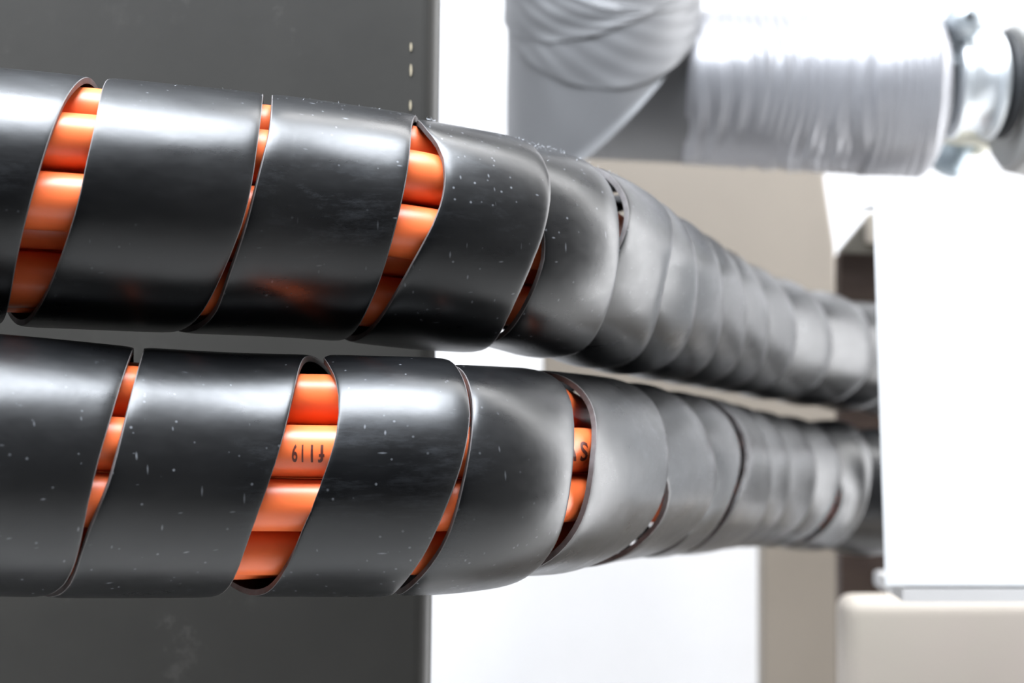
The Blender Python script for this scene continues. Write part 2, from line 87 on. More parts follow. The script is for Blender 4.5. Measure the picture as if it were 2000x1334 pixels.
# ------------------------------------------------------------------ materials
def new_mat(name):
    m = bpy.data.materials.new(name); m.use_nodes = True
    nt = m.node_tree; b = nt.nodes['Principled BSDF']
    return m, nt, b
def N(nt, typ, **kw):
    n = nt.nodes.new(typ)
    for k, v in kw.items():
        if k in n.inputs.keys(): n.inputs[k].default_value = v
        else: setattr(n, k, v)
    return n
def ramp(nt, src, stops):
    r = nt.nodes.new('ShaderNodeValToRGB')
    el = r.color_ramp.elements
    while len(el) < len(stops): el.new(.5)
    for e, (p, c) in zip(el, stops):
        e.position = p; e.color = c if len(c) == 4 else (*c, 1)
    nt.links.new(src, r.inputs['Fac']); return r.outputs['Color']
def objco(nt, scale=(1, 1, 1)):
    tc = nt.nodes.new('ShaderNodeTexCoord'); mp = nt.nodes.new('ShaderNodeMapping')
    mp.inputs['Scale'].default_value = scale
    nt.links.new(tc.outputs['Object'], mp.inputs['Vector']); return mp.outputs['Vector']
def mixc(nt, fac, a, b):
    m = nt.nodes.new('ShaderNodeMix'); m.data_type = 'RGBA'
    L = nt.links
    if isinstance(fac, (int, float)): m.inputs[0].default_value = fac
    else: L.new(fac, m.inputs[0])
    for s, i in ((a, 6), (b, 7)):
        if isinstance(s, tuple): m.inputs[i].default_value = s if len(s) == 4 else (*s, 1)
        else: L.new(s, m.inputs[i])
    return m.outputs[2]
def bump(nt, b, h, strength, dist=.001):
    bp = nt.nodes.new('ShaderNodeBump'); bp.inputs['Strength'].default_value = strength; bp.inputs['Distance'].default_value = dist
    nt.links.new(h, bp.inputs['Height']); nt.links.new(bp.outputs['Normal'], b.inputs['Normal'])

def black_plastic():
    m, nt, b = new_mat('black_plastic'); L = nt.links
    co = objco(nt)
    cloud = N(nt, 'ShaderNodeTexNoise', Scale=22.0, Detail=6.0, Roughness=.6); L.new(co, cloud.inputs['Vector'])
    base = ramp(nt, cloud.outputs['Fac'], [(.35, (.0020, .0021, .0025)), (.75, (.0045, .0048, .0055))])
    # dust specks and short scratches
    def specks(scale, thr, stretch, seed):
        mp = nt.nodes.new('ShaderNodeMapping'); mp.inputs['Scale'].default_value = stretch
        mp.inputs['Location'].default_value = (seed, seed * 2, 0); mp.inputs['Rotation'].default_value = (0, seed, seed * .3)
        L.new(co, mp.inputs['Vector'])
        v = N(nt, 'ShaderNodeTexVoronoi', Scale=scale); L.new(mp.outputs[0], v.inputs['Vector'])
        sep = nt.nodes.new('ShaderNodeSeparateColor'); L.new(v.outputs['Color'], sep.inputs[0])
        pick = N(nt, 'ShaderNodeMath', operation='GREATER_THAN'); pick.inputs[1].default_value = thr; L.new(sep.outputs[0], pick.inputs[0])
        r = ramp(nt, v.outputs['Distance'], [(.05, (1, 1, 1)), (.16, (0, 0, 0))])
        mu = N(nt, 'ShaderNodeMath', operation='MULTIPLY'); L.new(r, mu.inputs[0]); L.new(pick.outputs[0], mu.inputs[1])
        return mu.outputs[0]
    s1 = specks(260, .66, (1, 1, 1), .3)
    s2 = specks(330, .80, (1, 1, .22), 1.1)
    s3 = specks(300, .84, (.25, 1, 1.2), 2.3)
    ad = N(nt, 'ShaderNodeMath', operation='MAXIMUM'); L.new(s1, ad.inputs[0]); L.new(s2, ad.inputs[1])
    ad2 = N(nt, 'ShaderNodeMath', operation='MAXIMUM'); L.new(ad.outputs[0], ad2.inputs[0]); L.new(s3, ad2.inputs[1])
    patch = N(nt, 'ShaderNodeTexNoise', Scale=14.0, Detail=2.0); L.new(co, patch.inputs['Vector'])
    pr = ramp(nt, patch.outputs['Fac'], [(.38, (0, 0, 0)), (.60, (1, 1, 1))])
    mm = N(nt, 'ShaderNodeMath', operation='MULTIPLY'); L.new(ad2.outputs[0], mm.inputs[0]); L.new(pr, mm.inputs[1])
    mm2 = N(nt, 'ShaderNodeMath', operation='MULTIPLY'); L.new(mm.outputs[0], mm2.inputs[0]); mm2.inputs[1].default_value = .55
    hz = N(nt, 'ShaderNodeTexNoise', Scale=70.0, Detail=9.0, Roughness=.8); L.new(objco(nt, (.3, 1, 1.5)), hz.inputs['Vector'])
    hr = N(nt, 'ShaderNodeTexNoise', Scale=11.0, Detail=2.0); L.new(co, hr.inputs['Vector'])
    h1 = ramp(nt, hz.outputs['Fac'], [(.5, (0, 0, 0)), (.72, (1, 1, 1))]); h2 = ramp(nt, hr.outputs['Fac'], [(.5, (0, 0, 0)), (.68, (1, 1, 1))])
    hm = N(nt, 'ShaderNodeMath', operation='MULTIPLY'); L.new(h1, hm.inputs[0]); L.new(h2, hm.inputs[1])
    hm2 = N(nt, 'ShaderNodeMath', operation='MULTIPLY'); L.new(hm.outputs[0], hm2.inputs[0]); hm2.inputs[1].default_value = .5
    base = mixc(nt, hm2.outputs[0], base, (.075, .08, .088))
    L.new(mixc(nt, mm2.outputs[0], base, (.22, .23, .25)), b.inputs['Base Color'])
    # scuff haze in the gloss
    sc = N(nt, 'ShaderNodeTexNoise', Scale=60.0, Detail=8.0, Roughness=.7); L.new(objco(nt, (.35, 1, 1.4)), sc.inputs['Vector'])
    L.new(ramp(nt, sc.outputs['Fac'], [(.3, (.25,) * 3), (.7, (.37,) * 3)]), b.inputs['Roughness'])
    fine = N(nt, 'ShaderNodeTexNoise', Scale=45.0, Detail=4.0); L.new(co, fine.inputs['Vector'])
    bump(nt, b, fine.outputs['Fac'], .25, .0008)
    b.inputs['IOR'].default_value = 1.52
    return m
def simple(name, col, rough, metal=0.0, noise=None, nscale=20, bumpv=0, bdist=.001, spec=.5, stretch=(1, 1, 1)):
    m, nt, b = new_mat(name)
    b.inputs['Roughness'].default_value = rough; b.inputs['Metallic'].default_value = metal
    b.inputs['Specular IOR Level'].default_value = spec
    n = N(nt, 'ShaderNodeTexNoise', Scale=float(nscale), Detail=6.0, Roughness=.6); nt.links.new(objco(nt, stretch), n.inputs['Vector'])
    c2 = noise or tuple(c * .92 for c in col)
    nt.links.new(ramp(nt, n.outputs['Fac'], [(.3, c2), (.7, col)]), b.inputs['Base Color'])
    if bumpv: bump(nt, b, n.outputs['Fac'], bumpv, bdist)
    return m
M_BLACK = black_plastic()
M_EDGE = simple('worn_cut_edge', (.13, .122, .122), .55, noise=(.04, .032, .03), nscale=90)
M_ORANGE = simple('orange_jacket', (.95, .185, .052), .36, noise=(.90, .165, .045), nscale=30, bumpv=.05)
M_ORANGE.node_tree.nodes['Principled BSDF'].inputs['Subsurface Weight'].default_value = .08
M_ORANGE.node_tree.nodes['Principled BSDF'].inputs['Subsurface Radius'].default_value = (.004, .0015, .0008)
M_INK = simple('black_ink', (.10, .02, .012), .5)
M_WHITE_WALL = simple('white_paint', (.72, .72, .735), .7, nscale=4)
M_BEIGE = simple('beige_panel', (.25, .217, .18), .6, noise=(.228, .198, .165), nscale=6)
M_CREAM = simple('cream_plaster', (.50, .455, .385), .75, noise=(.51, .44, .39), nscale=9)
M_WHITE_METAL = simple('white_powder_coat', (.88, .88, .88), .35)
M_LIP = simple('pale_grey_lip', (.62, .60, .585), .5)
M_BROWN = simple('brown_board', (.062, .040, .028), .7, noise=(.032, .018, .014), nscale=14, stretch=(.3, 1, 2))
M_OLIVE = simple('grey_bracket', (.13, .12, .10), .6)
M_FOIL = simple('silver_foil', (.36, .36, .38), .40, metal=.35, noise=(.31, .31, .33), nscale=12)
M_FOILD = simple('dull_silver_sleeve', (.185, .185, .19), .5, metal=.15, nscale=10)
M_CHROME = simple('zinc_plate', (.82, .86, .89), .36, metal=.75, nscale=30)
M_RUBBER = simple('dark_rubber', (.025, .027, .03), .6)
M_IVORY = simple('ivory_plastic', (.80, .78, .66), .45)
M_GREYCAST = simple('grey_casting', (.40, .40, .39), .55)
M_STUB = simple('blue_grey_metal', (.35, .42, .47), .4, metal=.3)
M_CHIP = simple('yellowed_chip', (.42, .36, .25), .7)
M_FIBRE = simple('pale_dust', (.55, .57, .6), .8)

def steel_mat():
    m, nt, b = new_mat('dark_steel'); L = nt.links; co = objco(nt)
    n1 = N(nt, 'ShaderNodeTexNoise', Scale=9.0, Detail=8.0, Roughness=.65); L.new(co, n1.inputs['Vector'])
    c1 = ramp(nt, n1.outputs['Fac'], [(.3, (.025, .0232, .020)), (.7, (.036, .0335, .029))])
    n2 = N(nt, 'ShaderNodeTexNoise', Scale=38.0, Detail=9.0, Roughness=.75); L.new(co, n2.inputs['Vector'])
    n3 = N(nt, 'ShaderNodeTexNoise', Scale=7.0, Detail=1.0); L.new(co, n3.inputs['Vector'])
    f2 = ramp(nt, n2.outputs['Fac'], [(.56, (0, 0, 0)), (.72, (1, 1, 1))]); f3 = ramp(nt, n3.outputs['Fac'], [(.50, (0, 0, 0)), (.68, (1, 1, 1))])
    mu = N(nt, 'ShaderNodeMath', operation='MULTIPLY'); L.new(f2, mu.inputs[0]); L.new(f3, mu.inputs[1])
    mu2 = N(nt, 'ShaderNodeMath', operation='MULTIPLY'); L.new(mu.outputs[0], mu2.inputs[0]); mu2.inputs[1].default_value = .6
    L.new(mixc(nt, mu2.outputs[0], c1, (.13, .12, .11)), b.inputs['Base Color'])
    b.inputs['Roughness'].default_value = .5
    bump(nt, b, n2.outputs['Fac'], .12, .0006)
    return m
M_STEEL = steel_mat()

# ------------------------------------------------------------------ bundles
class Tube:
    def __init__(s, d):
        s.C = spline(d['knots'], 900)
        T = np.gradient(s.C, axis=0); T /= np.linalg.norm(T, axis=1)[:, None]; s.T = T
        Fr = np.cross(T, [0, 0, 1.]); Fr /= np.linalg.norm(Fr, axis=1)[:, None]; s.F = Fr
        s.U = np.cross(Fr, T)
        s.s = np.r_[0, np.cumsum(np.linalg.norm(np.diff(s.C, axis=0), axis=1))]
        r = np.array(d['radius']); s.R = np.interp(s.s, np.linspace(0, d['smax'], len(r)), r)
        k = np.ones(41) / 41; s.R = np.convolve(np.pad(s.R, 20, mode='edge'), k, 'valid')
    def frame(s, q):
        f = lambda A: np.stack([np.interp(q, s.s, A[:, i]) for i in range(3)], -1)
        return f(s.C), f(s.U), f(s.F), f(s.T), np.interp(q, s.s, s.R)
    def pt(s, q, phi, r):
        q = np.asarray(q, float); C, U, Fr, T, R = s.frame(q)
        over = np.clip(q - s.s[-1], 0, None) + np.clip(q, None, 0)
        return C + over[..., None] * T + (r * np.cos(phi))[..., None] * U + (r * np.sin(phi))[..., None] * Fr

def build_wrap(name, d, tube, t_end, label):
    NP = 32; THK = .0021
    A = np.array(d['left']); B = np.array(d['right']); T = -2 + np.arange(len(A)) / NP
    tau = np.arange(-1.6, t_end, 1 / 72.)
    tau = tau[np.interp(tau, T, B) < tube.s[-1] + .02]
    a = np.interp(tau, T, A); b = np.interp(tau, T, B)
    NW = 28
    w = np.linspace(0, 1, NW)
    wr = np.r_[0.0, .006, .02, w[1:-1], .98, .994, 1.0]; wr = np.unique(wr); nw = len(wr)
    q = a[:, None] + (b - a)[:, None] * wr[None]
    phi = np.repeat((-2 * np.pi * tau)[:, None], nw, 1)
    R = tube.frame(q)[4]
    # where the turns crowd together each one tucks its leading edge under the one before
    gap = a - np.interp(tau - 1, tau, b, left=-1); tl = np.where(b > .15, np.clip((.0035 - gap) / .006, 0, 1), 0)
    kk = np.hanning(17); kk /= kk.sum(); tl = np.convolve(np.pad(tl, 8, mode='edge'), kk, 'valid'); tl = tl * tl * (3 - 2 * tl)
    far = np.clip((b - .24) / .12, 0, 1)[:, None]
    drop = tl[:, None] * (.0034 + .0058 * far) * (1 - wr[None]) ** (1.3 + .9 * far)
    # soft hand-formed waviness and slightly curled margins
    wav = .00025 * np.sin(tau * 5.1 + 1)[:, None] * np.sin(wr * 3.1)[None] + .0002 * np.sin(tau * 13.7)[:, None]
    curl = .0005 * (np.abs(wr[None] - .5) * 2) ** 18
    pill = (.0016 + .0010 * far) * tl[:, None] * (np.clip((wr[None] - .72) / .28, 0, 1)) ** 2
    r = R - drop + wav - curl - pill
    def rnd(x, dd):   # rounded lip thickness
        return x
    OUT = tube.pt(q, phi, r); INN = tube.pt(q, phi, r - THK)
    # slight narrowing of the inner face rounds the lip
    n = len(tau); V = np.concatenate([OUT.reshape(-1, 3), INN.reshape(-1, 3)])
    off = n * nw; Fc = []; mi = []
    for i in range(n - 1):
        for j in range(nw - 1):
            p = i * nw + j
            e = 1 if (j == 0 or j == nw - 2) else 0
            Fc.append((p, p + 1, p + nw + 1, p + nw)); mi.append(e)
            Fc.append((off + p, off + p + nw, off + p + nw + 1, off + p + 1)); mi.append(0)
        p = i * nw
        Fc.append((p, p + nw, off + p + nw, off + p)); mi.append(1)
        p = i * nw + nw - 1
        Fc.append((p, off + p, off + p + nw, p + nw)); mi.append(1)
    for i in (0, n - 1):
        for j in range(nw - 1):
            p = i * nw + j; Fc.append((p, off + p, off + p + 1, p + 1)); mi.append(1)
    o = mesh_obj(name, V, Fc, [M_BLACK, M_EDGE], mi=mi)
    bm = bmesh.new(); bm.from_mesh(o.data); bmesh.ops.recalc_face_normals(bm, faces=bm.faces)
    for e in bm.edges:
        if len(e.link_faces) == 2 and e.calc_face_angle(0) > .9: e.smooth = False
    bm.to_mesh(o.data); bm.free()
    tag(o, label, 'spiral cable wrap')
    return o, (tau, a, b, R)

TU = Tube(DATA['U']); TL = Tube(DATA['L'])
wrapU, infoU = build_wrap('spiral_cable_wrap', DATA['U'], TU, 14.3, 'scuffed black spiral wrap around the upper bundle of orange cables')
wrapL, infoL = build_wrap('spiral_cable_wrap', DATA['L'], TL, 13.6, 'black spiral wrap around the lower bundle of orange cables, below the other wrap')

def build_cable(tube, w, v, rc, label, group, wob=0.0, sd=0):
    n = 260; m = 40
    q = np.linspace(.0, tube.s[-1] - .10, n)
    C, U, Fr, T, R = tube.frame(q)
    over = np.clip(q - tube.s[-1], 0, None)
    t0 = .185 if tube is TU else .236
    if w < .002: t0 = .125
    tk = np.clip((q - t0) / .05, 0, 1); tk = tk * tk * (3 - 2 * tk)
    tk2 = np.clip((q - t0 - (.065 if tube is TU and w > .002 else .05)) / .08, 0, 1)
    k = (R - .0062 * tk - .0078 * tk2) / R[0] * .97
    cen = C + over[:, None] * T + (w * k)[:, None] * Fr + (v * k)[:, None] * U
    rr = rc * k
    th = np.linspace(0, 2 * np.pi, m, endpoint=False)
    V = cen[:, None] + rr[:, None, None] * (np.cos(th)[None, :, None] * U[:, None] + np.sin(th)[None, :, None] * Fr[:, None])
    Fc = [(i * m + j, i * m + (j + 1) % m, (i + 1) * m + (j + 1) % m, (i + 1) * m + j) for i in range(n - 1) for j in range(m)]
    Fc += [tuple(range(m))[::-1], tuple((n - 1) * m + j for j in range(m))]
    o = mesh_obj('orange_cable', V.reshape(-1, 3), Fc, M_ORANGE)
    tag(o, label, 'cable', group)
    return o, (q, cen, U, Fr, T, rr)
RU = .0102
up = [(.0075, .0312, 'orange cable topmost in the upper bundle, a thin sliver under the wrap'),
      (.0268, .0186, 'orange cable second from the top in the upper bundle gaps'),
      (.0322, -.0030, 'orange cable at mid height in the upper bundle, nearest to the viewer there'),
      (.0119, -.0086, 'orange cable set back in shadow below the middle of the upper bundle gaps'),
      (.0125, -.0296, 'orange cable lowest in the upper bundle gaps')]
for w, v, lab in up: build_cable(TU, w, v, RU, lab, 'orange cables in the upper bundle')
RL = .0093
lo = [(.0130, .0286, 'orange cable topmost in the lower bundle gaps, plain and unprinted'),
      (.0292, .0109, 'orange cable with black printed characters, second from the top in the lower bundle'),
      (.0303, -.0080, 'orange cable third from the top in the lower bundle, just below the printed one'),
      (.0162, -.0257, 'orange cable lowest in the lower bundle gaps')]
cabs = [build_cable(TL, w, v, RL, lab, 'orange cables in the lower bundle') for w, v, lab in lo]
# the unseen rest of each bundle fills the sleeve from behind
for w, v in ((-.0150, .0265), (-.0290, .0060), (-.0250, -.0170), (-.0080, -.0310), (-.0070, .0055)):
    build_cable(TU, w, v, RU, 'orange cable at the rear of the upper bundle, almost hidden by those in front', 'rear orange cables of the upper bundle')
for w, v in ((-.0080, .0300), (-.0260, .0160), (-.0300, -.0050), (-.0215, -.0225), (-.0035, -.0303), (.0040, .0000)):
    build_cable(TL, w, v, RL, 'orange cable at the rear of the lower bundle, almost hidden by those in front', 'rear orange cables of the lower bundle')

# ink printed on the second cable of the lower bundle
def ink(cable, info, px, text, size, ang, flip=True, name='printed_text'):
    q, cen, U, Fr, T, rr = info
    sf = cen + rr[:, None] * (math.cos(ang) * U + math.sin(ang) * Fr)
    proj = 1000 + FPX * sf[:, 0] / sf[:, 1]
    i0 = int(np.argmin(abs(proj - px)))
    cu = bpy.data.curves.new('ink', 'FONT'); cu.body = text; cu.size = size; cu.resolution_u = 4
    cu.align_x = 'CENTER'; cu.align_y = 'CENTER'; cu.space_character = 1.35; cu.offset = size * .02
    to = bpy.data.objects.new('ink', cu); COL.objects.link(to)
    me = bpy.data.meshes.new_from_object(to.evaluated_get(bpy.context.evaluated_depsgraph_get()))
    bpy.data.objects.remove(to); 
    bm = bmesh.new(); bm.from_mesh(me)
    bmesh.ops.subdivide_edges(bm, edges=[e for e in bm.edges if e.calc_length() > size * .15], cuts=3)
    bmesh.ops.triangulate(bm, faces=bm.faces)
    s0 = q[i0]
    for v in bm.verts:
        x, y = (-v.co.x, -v.co.y) if flip else (v.co.x, v.co.y)
        s = s0 + x
        f = lambda A: np.array([np.interp(s, q, A[:, k]) for k in range(3)])
        r = np.interp(s, q, rr) + .00006
        a = ang - y / r          # angle from up (0) toward the viewer (90 deg)
        v.co = Vector(f(cen) + r * (math.cos(a) * f(U) + math.sin(a) * f(Fr)))
    o = bm_obj(name, bm, M_INK, parent=cable, smooth=False)
    tag(o, 'black printed characters')
ink(*cabs[1], 600, 'f119', .0084, math.radians(88))
ink(*cabs[1], 1134, 'SV', .0100, math.radians(86))

# frayed dust fibres along the scuffed crest of the upper wrap
def fibres():
    V = []; Fc = []
    for k in range(420):
        q = rng.uniform(.075, .30) if k % 3 else rng.uniform(.14, .25)
        tau, a, b, R = infoU
        phi = rng.normal(math.radians(6), .22)
        C, U, Fr, T, R = TU.frame(np.array([q]))
        n = (math.cos(phi) * U + math.sin(phi) * Fr)[0]
        # sit only on plastic
        tt = (-phi / (2 * math.pi)); ok = False
        for m in range(-2, 14):
            t = m + tt
            aa = np.interp(t, tau, a); bb = np.interp(t, tau, b)
            if aa + .001 < q < bb - .001: ok = True
        if not ok: continue
        p = C[0] + n * (R[0] - .0006)
        d = n * rng.uniform(.5, 1) + T[0] * rng.normal(0, .9) + rng.normal(0, .3, 3); d /= np.linalg.norm(d)
        L = rng.uniform(.0008, .0021) * (1.4 if rng.random() < .1 else 1); wd = rng.uniform(.00006, .00016)
        s = np.cross(d, n); s /= np.linalg.norm(s) + 1e-9; s2 = np.cross(d, s)
        i = len(V)
        tip = p + d * L + n * (-.2 * L)
        V += [p + s * wd, p - s * wd * .5 + s2 * wd, p - s * wd * .5 - s2 * wd, tip]
        Fc += [(i, i + 1, i + 3), (i + 1, i + 2, i + 3), (i + 2, i, i + 3)]
    o = mesh_obj('dust_fibres', V, Fc, M_FIBRE, parent=wrapU, smooth=False)
    tag(o, 'pale frayed dust fibres on the scuffed crest', kind='stuff')
fibres()

# ------------------------------------------------------------------ dark steel plate behind the bundles
d0 = .625
def plate():
    xr_t = (815 - 1000) * d0 / FPX; zt = 2.85; zb = 0
    r = .0075
    # cross-section (x, y) with a rounded right corner, swept up with a very slight lean
    sec = [(-.62, d0), (xr_t, d0)]
    for k in range(1, 9):
        t = k / 8 * math.pi / 2; sec.append((xr_t + r * math.sin(t), d0 + r * (1 - math.cos(t))))
    sec += [(xr_t + r, d0 + .012), (-.62, d0 + .012)]
    V = []; n = len(sec)
    for z in (zb, zt):
        for x, y in sec: V.append((x + (.0145 * (z - Z0) if x > -.5 else 0), y, z))
    Fc = [tuple(range(n)), tuple(range(n, 2 * n))[::-1]] + [(i, i + n, (i + 1) % n + n, (i + 1) % n) for i in range(n)]
    bm = bmesh.new(); vs = [bm.verts.new(v) for v in V]
    for f in Fc: bm.faces.new([vs[i] for i in f])
    return bm
e = empty('steel_plate', at(500, 667, d0), 'dark grey mottled steel plate with rounded right edge standing behind both bundles', 'plate')
bm_obj('plate_body', plate(), M_STEEL, parent=e, smooth=False)
for (px, py, h) in ((803, 92, 17), (803, 137, 24), (802, 206, 20)):
    p = at(px, py, d0 - .0001); hh = h * d0 / FPX / 2; ww = 2.6 * d0 / FPX
    o = prism([(p.x + ww * x, p.z + hh * z) for x, z in ((-.6, -1), (.3, -.8), (.8, 0), (.3, .9), (-.5, 1), (-1, .1))], p.y - .0002, p.y + .0003)
    bm_obj('paint_chip', o, M_CHIP, parent=e, smooth=False)

# ------------------------------------------------------------------ setting
def box(name, x0, x1, y0, y1, z0, z1, mat, parent=None, bevel=0):
    return bm_obj(name, prism([(x0, z0), (x1, z0), (x1, z1), (x0, z1)], y0, y1, bevel), mat, parent, smooth=False)
tag(box('wall_back', -2.6, 3.2, 1.75, 1.85, 0, 2.9, M_WHITE_WALL), kind='structure')
tag(box('floor', -2.6, 3.2, -3.0, 1.85, -.1, 0, simple('pale_floor', (.72, .71, .69), .5)), kind='structure')

# beige board on the wall: wide above, narrow leg below
D = 1.45
pts = [(1060, 180), (1606, 180), (1612, 350), (1632, 480), (1640, 700), (1665, 3530), (1490, 3530), (1488, 930), (1060, 900)]
o = bm_obj('beige_board', prism([(at(x, y, D).x, at(x, y, D).z) for x, y in pts], D, D + .03, .004), M_BEIGE, smooth=False)
tag(o, 'beige board on the white back wall, behind the narrow end of the bundles', 'board')

# ------------------------------------------------------------------ silver insulated pipe
def pipe():
    dv = 1.06; dh = 1.16
    e = empty('insulated_pipe', at(1178, 150, dv), 'silver foil-wrapped pipe bending from the top edge to the right', 'pipe')
    # upright section ending on a slanted mitre
    R = 188 * dv / FPX; cx = at(1177, 0, dv).x; n = 96
    def sleeve(name, r, lo, hi, mat, amp=0.0, seed=0, lid=False):
        # lo/hi: (A,B,C) mitre planes in photo rows: row = A - B*x + C*front
        V = []; m = 26
        for i in range(m + 1):
            f = i / m
            for k in range(n):
                t = 2 * math.pi * k / n; x = math.cos(t); fr = math.sin(t)
                row = [(A - B * x + Cc * fr) for A, B, Cc in (lo, hi)]
                py = row[0] * f + row[1] * (1 - f)
                rr = r + amp * (math.sin(9 * t + 7 * f + seed) * math.sin(4 * t + 17 * f) )
                z = at(0, py, dv).z
                V.append((cx + rr * x, dv - rr * fr, z))
        Fc = [(i * n + k, i * n + (k + 1) % n, (i + 1) * n + (k + 1) % n, (i + 1) * n + k) for i in range(m) for k in range(n)]
        if lid: Fc += [tuple(range(n)), tuple(m * n + k for k in range(n))[::-1]]
        return mesh_obj(name, V, Fc, mat, parent=e)
    top = (-420, 0, 0)
    sleeve('upright_section', R, (173, 173, 125), top, M_FOILD, .0006, lid=True)
    sleeve('tape_edge', R + .0020, (-22, 60, 125), (-90, -39, 140), M_FOILD, .0006, 1)
    sleeve('foil_sleeve', R + .0022, (-82, -39, 142), top, M_FOILD, .00025, 2, lid=True)
    sleeve('foil_tape', R + .0012, (13, 5, 194), (-90, -39, 140), M_FOILD, .0005, 4)
    # horizontal section, drifting slightly nearer to the right
    p0 = at(1090, 168, 1.11); p1 = at(1850, 185, 1.085)
    ax = (p1 - p0).normalized(); Ln = (p1 - p0).length
    def hsec(name, f0, f1, r0, r1, mat, amp, nseg=120, wr=0.0, cap=False, taper=None):
        V = []; n = 120
        u = Vector((0, 0, 1)); u = (u - ax * u.dot(ax)).normalized(); v = ax.cross(u)
        prof = []
        for i in range(nseg + 1):
            f = i / nseg; r = r0 + (r1 - r0) * f
            if taper: r *= taper(f)
            for k in range(n):
                t = 2 * math.pi * k / n
                rr = r + amp * math.sin(5 * t + 3 * f)
                if wr:
                    rr += wr * (math.sin(f * 55 + 2.2 * math.sin(2 * t + f * 5)) ** 3 * (.5 + .5 * math.sin(f * 9 + 3 * t)))
                    rr += wr * .5 * math.sin(f * 131 + 3 * math.sin(t * 3)) * max(0, math.sin(f * 6 - t))
                V.append(p0 + ax * (Ln * (f0 + (f1 - f0) * f)) + u * (rr * math.cos(t)) + v * (rr * math.sin(t)))
        Fc = [(i * n + k, i * n + (k + 1) % n, (i + 1) * n + (k + 1) % n, (i + 1) * n + k) for i in range(nseg) for k in range(n)]
        if cap: Fc += [tuple(range(n))[::-1], tuple(nseg * n + k for k in range(n))]
        return mesh_obj(name, V, Fc, mat, parent=e)
    r0 = 142 * 1.10 / FPX; r1 = 158 * 1.09 / FPX
    hsec('level_section', -.02, .36, r0, r0 * 1.02, M_FOILD, .0004, cap=True)
    hsec('wrinkled_foil_tape', .33, .80, r0 + .0022, r1 + .001, M_FOIL, .0004, wr=.0011, nseg=240)
    hsec('foil_end', .79, .988, r1 + .002, r1 + .002, M_FOIL, .0008, wr=.0004, cap=True,
         taper=lambda f: 1 - .42 * max(0, (f - .72) / .28) ** 2.4)
    return e, ax
pipe_e, ax = pipe()

# clamp coupling right of the pipe
def clamp():
    dc = 1.09
    c0 = at(1893, 165, dc)
    e = empty('pipe_clamp', c0, 'shiny zinc pipe clamp with round bolt head at the foil pipe end', 'clamp')
    k = dc / FPX
    V, Fc = lathe([(-42 * k, 60 * k), (-42 * k, 92 * k), (-34 * k, 100 * k), (-26 * k, 88 * k), (26 * k, 88 * k), (34 * k, 103 * k), (44 * k, 100 * k), (47 * k, 60 * k)], c0, (1, .02, 0), 96)
    mesh_obj('clamp_band', V, Fc, M_CHROME, parent=e)
    for a in (-36, 38):
        V, Fc = lathe(torus_profile(a * k, 97 * k, 9 * k, 10 * k), c0, (1, .02, 0), 96, closed=True)
        mesh_obj('clamp_rim', V, Fc, M_CHROME, parent=e)
    b0 = at(1884, 42, dc - .035)
    V, Fc = lathe([(-34 * k, 1e-5), (-33 * k, 14 * k), (-26 * k, 26 * k), (-12 * k, 34 * k), (0, 36 * k), (14 * k, 36 * k), (20 * k, 30 * k), (20 * k, 14 * k), (60 * k, 14 * k)], b0, (.05, 1, -.1), 48)
    bo = mesh_obj('bolt_head', V, Fc, simple('bolt_zinc', (.45, .49, .52), .35, metal=.5), parent=e)
    V, Fc = lathe([(-36 * k, 1e-5), (-36 * k, 7 * k), (-30 * k, 8 * k)], b0, (.05, 1, -.1), 24)
    s = mesh_obj('socket_recess', V, Fc, M_RUBBER, parent=e)
    lug = prism([(b0.x - 30 * k, b0.z - 75 * k), (b0.x + 30 * k, b0.z - 75 * k), (b0.x + 24 * k, b0.z + 20 * k), (b0.x - 24 * k, b0.z + 20 * k)], b0.y + 22 * k, b0.y + 40 * k, .002)
    bm_obj('clamp_lug', lug, M_CHROME, parent=e, smooth=False)
    V, Fc = lathe(torus_profile(66 * k, 84 * k, 13 * k, 22 * k), c0, (1, .02, 0), 96, closed=True)
    mesh_obj('rubber_gasket', V, Fc, M_RUBBER, parent=e)
    V, Fc = lathe([(-38 * k, 78 * k), (70 * k, 78 * k)], c0, (1, .02, 0), 64)
    mesh_obj('inner_sleeve', V, Fc, M_CHROME, parent=e)
clamp()
def flange():
    dc = 1.10; k = dc / FPX; c0 = at(1975, 190, dc)
    e = empty('valve_flange', c0, 'grey cast flange of a fitting cut by the right edge, beyond the clamp', 'flange')
    V, Fc = lathe([(-6 * k, 50 * k), (-6 * k, 138 * k), (4 * k, 150 * k), (30 * k, 156 * k), (120 * k, 156 * k), (130 * k, 60 * k)], c0, (1, .02, 0), 16)
    mesh_obj('flange_disc', V, Fc, M_GREYCAST, parent=e, smooth=False)
    V, Fc = lathe([(-14 * k, 60 * k), (-14 * k, 82 * k), (-8 * k, 88 * k), (24 * k, 88 * k)], c0 + Vector((0, -.0, 10 * k)), (1, .02, 0), 64)
    mesh_obj('flange_collar', V, Fc, M_WHITE_METAL, parent=e)
flange()
def stub():
    k = 1.16 / FPX; c0 = at(1885, 278, 1.16)
    e = empty('drain_stub', c0, 'small ivory ring on a slanted blue-grey tube below the clamp', 'fitting')
    V, Fc = lathe(torus_profile(0, 38 * k, 17 * k, 13 * k), c0, (.12, .15, 1), 64, closed=True)
    mesh_obj('ivory_ring', V, Fc, M_IVORY, parent=e)
    V, Fc = lathe([(20 * k, 1e-5), (20 * k, 30 * k), (-62 * k, 30 * k), (-66 * k, 26 * k), (-66 * k, 1e-5)], c0 + Vector((-12 * k, 0, 0)), (.55, .1, 1), 48)
    mesh_obj('tube', V, Fc, M_STUB, parent=e)
stub()

